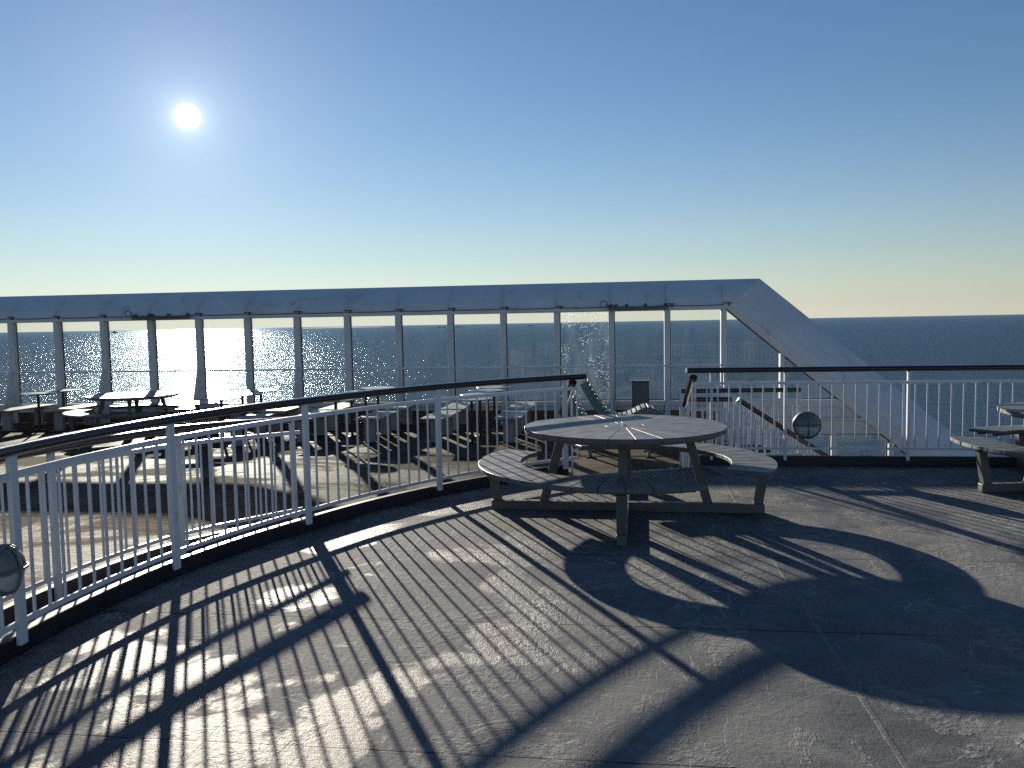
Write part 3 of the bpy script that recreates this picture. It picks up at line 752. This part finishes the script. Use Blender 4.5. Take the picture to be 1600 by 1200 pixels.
for s in ML:
    mb = MB(); mb.prism([(-.10, HT + .003), (FP[0][0] - .002, HT + .003), (FP[1][0] - .004, FP[1][1]), (FP[2][0] - .004, FP[2][1]), (FP[3][0] - .004, FP[3][1]), (FP[4][0] - .03, FP[4][1] - .03), (FP[4][0] - .06, FP[4][1] - .035), (.20, 2.345), (.03, 2.22), (-.075, 2.06)], SD(s - .008, 0, 0), e2, Zv, e1, .016)
    mb.build('rib', M['white_wall'], wall)

# sloping end of the windbreak that follows the stair down
slo = thing('sloping_windbreak', 'white slanted end of the windbreak running down to the right with triangular glass', 'windbreak', SD(6.5, 0, -3.1), 0, None, True)
def sl_pt(s, off):                     # height of the slanted edge; off = inner or outer line
    return off - .852 * (s - 4.36)
IN0, OUT0 = 1.87, 3.06
send = 10.6
# slanted band: flush with the head at its inner edge and flaring outward like the canopy
FPN = [(-.06, 0.0), (.0, .2), (.12, .42), (.30, .70), (.52, 1.0)]
mb = MB(); vs = []
for k, (o, t) in enumerate(FPN):
    s_a = 4.42 + (5.066 - 4.42) * t; h_a = FP[k][1]
    off = HT - .852 * 0 + 0
    # same line carried down the slope
    h_b = h_a - .842 * (send - s_a + (1.0 - t) * -.35)
    vs += [SD(s_a, o, h_a), SD(send, o, h_b)]
for k, (o, t) in enumerate(FPN):
    s_a = 4.42 + (5.066 - 4.42) * t; h_a = FP[k][1]; h_b = h_a - .842 * (send - s_a + (1.0 - t) * -.35)
    vs += [SD(s_a, o + .045, h_a - .004), SD(send, o + .045, h_b - .004)]
n = len(FPN); m = 2 * n; fs = []
for k in range(n - 1):
    a = 2 * k; fs += [(a, a + 1, a + 3, a + 2), (m + a, m + a + 2, m + a + 3, m + a + 1), (a, a + 2, m + a + 2, m + a), (a + 1, m + a + 1, m + a + 3, a + 3)]
fs += [(0, m, m + 1, 1), (m - 2, m - 1, 2 * m - 1, 2 * m - 2)]
mb.add(vs, fs); mb.build('canopy', M['white_wall'], slo)
hb0 = HT + .001 - .842 * (send - 4.42 - .35)
mb = MB(); mb.prism([(4.45, 1.93), (send, 1.91 - .842 * (send - 4.39)), (send, hb0 + .02), (4.45, 1.972)], SD(0, -.052, 0), e1, Zv, e2, .03); mb.build('filler_plate', M['white_wall'], slo)
# slanted frame member under the band
mb = MB(); a_, b_ = SD(4.39, 0, 1.91), SD(send, 0, 1.91 - .842 * (send - 4.39)); mb.bar(a_, b_, .17, .15, e2); mb.build('slanted_beam', M['white_wall'], slo, bevel=.008)
def hz(s): return 1.91 - .842 * (s - 4.39) - .105
# triangular glass and its uprights
def tri_pane(pts, nm='pane'):
    mb = MB(); mb.prism(pts, SD(0, .058, 0), e1, Zv, e2, .012); return mb.build(nm, M['glass'], slo)
sm = 5.42
tri_pane([(4.35, GB), (sm - .04, GB), (sm - .04, hz(sm - .04)), (4.35, hz(4.35))]); s_end = 4.39 + (1.91 - .105 - GB) / .842
tri_pane([(sm + .04, GB), (s_end, GB), (sm + .04, hz(sm + .04))])
mb = MB(); mb.prism([(sm - .04, -.05), (sm + .04, -.05), (sm + .04, .12), (sm - .04, .12)], SD(0, 0, GB), e1, e2, Zv, hz(sm) - GB + .02); mb.build('mullion', M['white_wall'], slo)
mb = MB(); mb.bar(SD(4.35, .05, hz(4.35) - .006), SD(s_end, .05, GB - .006), .012, .018, e2); mb.bar(SD(4.35, .05, GB + .012), SD(s_end, .05, GB + .012), .012, .018, e2); mb.build('gasket', M['gasket'], slo)
for z0, z1, o, w, nm in ((GB - .13, GB - .003, -.06, .16, 'sill'), (GB - .36, GB - .135, .0, .08, 'upper_fascia'), (GB - .40, GB - .362, -.09, .2, 'gutter'), (GB - .68, GB - .402, -.02, .12, 'lower_fascia')):
    def hs(z): return 4.39 + (1.91 - .09 - z) / .842
    mb = MB(); mb.prism([(4.44, z0), (hs(z0), z0), (hs(z1), z1), (4.44, z1)], SD(0, o, 0), e1, Zv, e2, w); mb.build(nm, M['white_wall'], slo)
LB = GB - .68
for i, s in enumerate((4.44, 5.55, 6.42, 7.5)):
    mb = MB(); mb.prism([(-.05, -.07), (.05, -.07), (.05, .09), (-.05, .09)], SD(s, 0, -3.0), e1, e2, Zv, min(LB, hz(s + .05)) + 3.0); mu = mb.build('mullion', M['white_wall'], slo)
    mb = MB(); mb.prism([(-.068, .052), (-.051, .052), (-.051, .074), (-.068, .074)], SD(s, 0, -2.2), e1, e2, Zv, min(LB, hz(s)) + 2.2); mb.build('gasket', M['gasket'], mu)
s_l = 4.39 + (1.91 - .105 - LB) / .842; s_b = 4.39 + (1.91 - .105 + 2.3) / .842
tri_pane([(4.49, -2.3), (s_b, -2.3), (s_l, LB - .003), (4.49, LB - .003)])
mb = MB(); mb.bar(SD(4.49, .045, LB - .012), SD(s_l, .045, LB - .012), .012, .022, e2); mb.bar(SD(s_l, .05, LB - .006), SD(s_b, .05, -2.306), .012, .02, e2); mb.build('gasket', M['gasket'], slo)
mb = MB(); mb.prism([(4.44, -3.09), (send, -3.09), (send, -2.31), (4.44, -2.31)], SD(0, -.03, 0), e1, Zv, e2, .08); mb.build('lower_sill', M['white_wall'], slo)

# cable clipped along the head beam and the two strip lights
cb = thing('clipped_cable', 'thin dark cable clipped along the white head beam of the glass wall', 'cable', SD(-3.5, -.1, HT), 0, None, True)
mb = MB(); pth = []
for i in range(len(ML) - 1):
    for j in range(4): t = j / 4; pth.append(SD(ML[i] + 1.111 * t, -.108, HT - .025 - .012 * math.sin(math.pi * t)))
pth.append(SD(ML[-1], -.108, HT - .025)); mb.tube(pth, .008, 6); mb.build('cord', M['cable'], cb)
for s in ML:
    mb = MB(); mb.box(SD(s + .06, -.112, HT + .012), (.17, .03, .014), AX); mb.box(SD(s + .10, -.112, HT - .02), (.022, .026, .06), AX); mb.build('clip', M['cable'], cb)
def strip_light(label, s0, s1):
    t = thing('strip_light', label, 'lamp', SD((s0 + s1) / 2, -.2, HT), 0, 'strip lights under the canopy', True)
    mb = MB(); mb.prism([(s0, HT - .10), (s1, HT - .10), (s1, HT - .035), (s0, HT - .035)], SD(0, -.27, 0), e1, Zv, e2, .10); mb.build('housing', M['frame'], t, bevel=.012)
    for q in (.03, .3, .62, .95):
        s = s0 + (s1 - s0) * q; mb = MB(); mb.bar(SD(s, -.24, HT - .034), SD(s, -.10, HT + .01), .03, .02); mb.tube([SD(s - .03, -.2, HT - .01), SD(s, -.2, HT + .035), SD(s + .03, -.2, HT - .01)], .008, 6); mb.build('bracket', M['cable'], t)
    mb = MB(); mb.tube([SD(s0 - .10 + .075 * math.cos(a), -.21, HT + .03 + .065 * math.sin(a)) for a in [i * .45 for i in range(15)]] + [SD(s0 + .02, -.22, HT - .05)], .008, 6)
    mb.build('cord', M['cable'], t)
    return t
strip_light('long strip light under the canopy above the sun glitter', ML[6] - .30, ML[7] - .10)
strip_light('long strip light under the canopy above the bin', ML[15] - .05, ML[16] + .02)

# ------------------------------------------------------------------ tidy and render settings
for o in bpy.data.objects:
    if '_world' in o: del o['_world']
scene.render.engine = 'CYCLES'
scene.cycles.use_denoising = False; scene.cycles.blur_glossy = 3.0
scene.view_settings.view_transform = 'Standard'; scene.view_settings.look = 'None'; scene.view_settings.exposure = 1.0; scene.view_settings.gamma = 1
scene.cycles.max_bounces = 8; scene.cycles.transparent_max_bounces = 16; scene.cycles.sample_clamp_indirect = .13
scene.cycles.caustics_reflective = False; scene.cycles.caustics_refractive = False
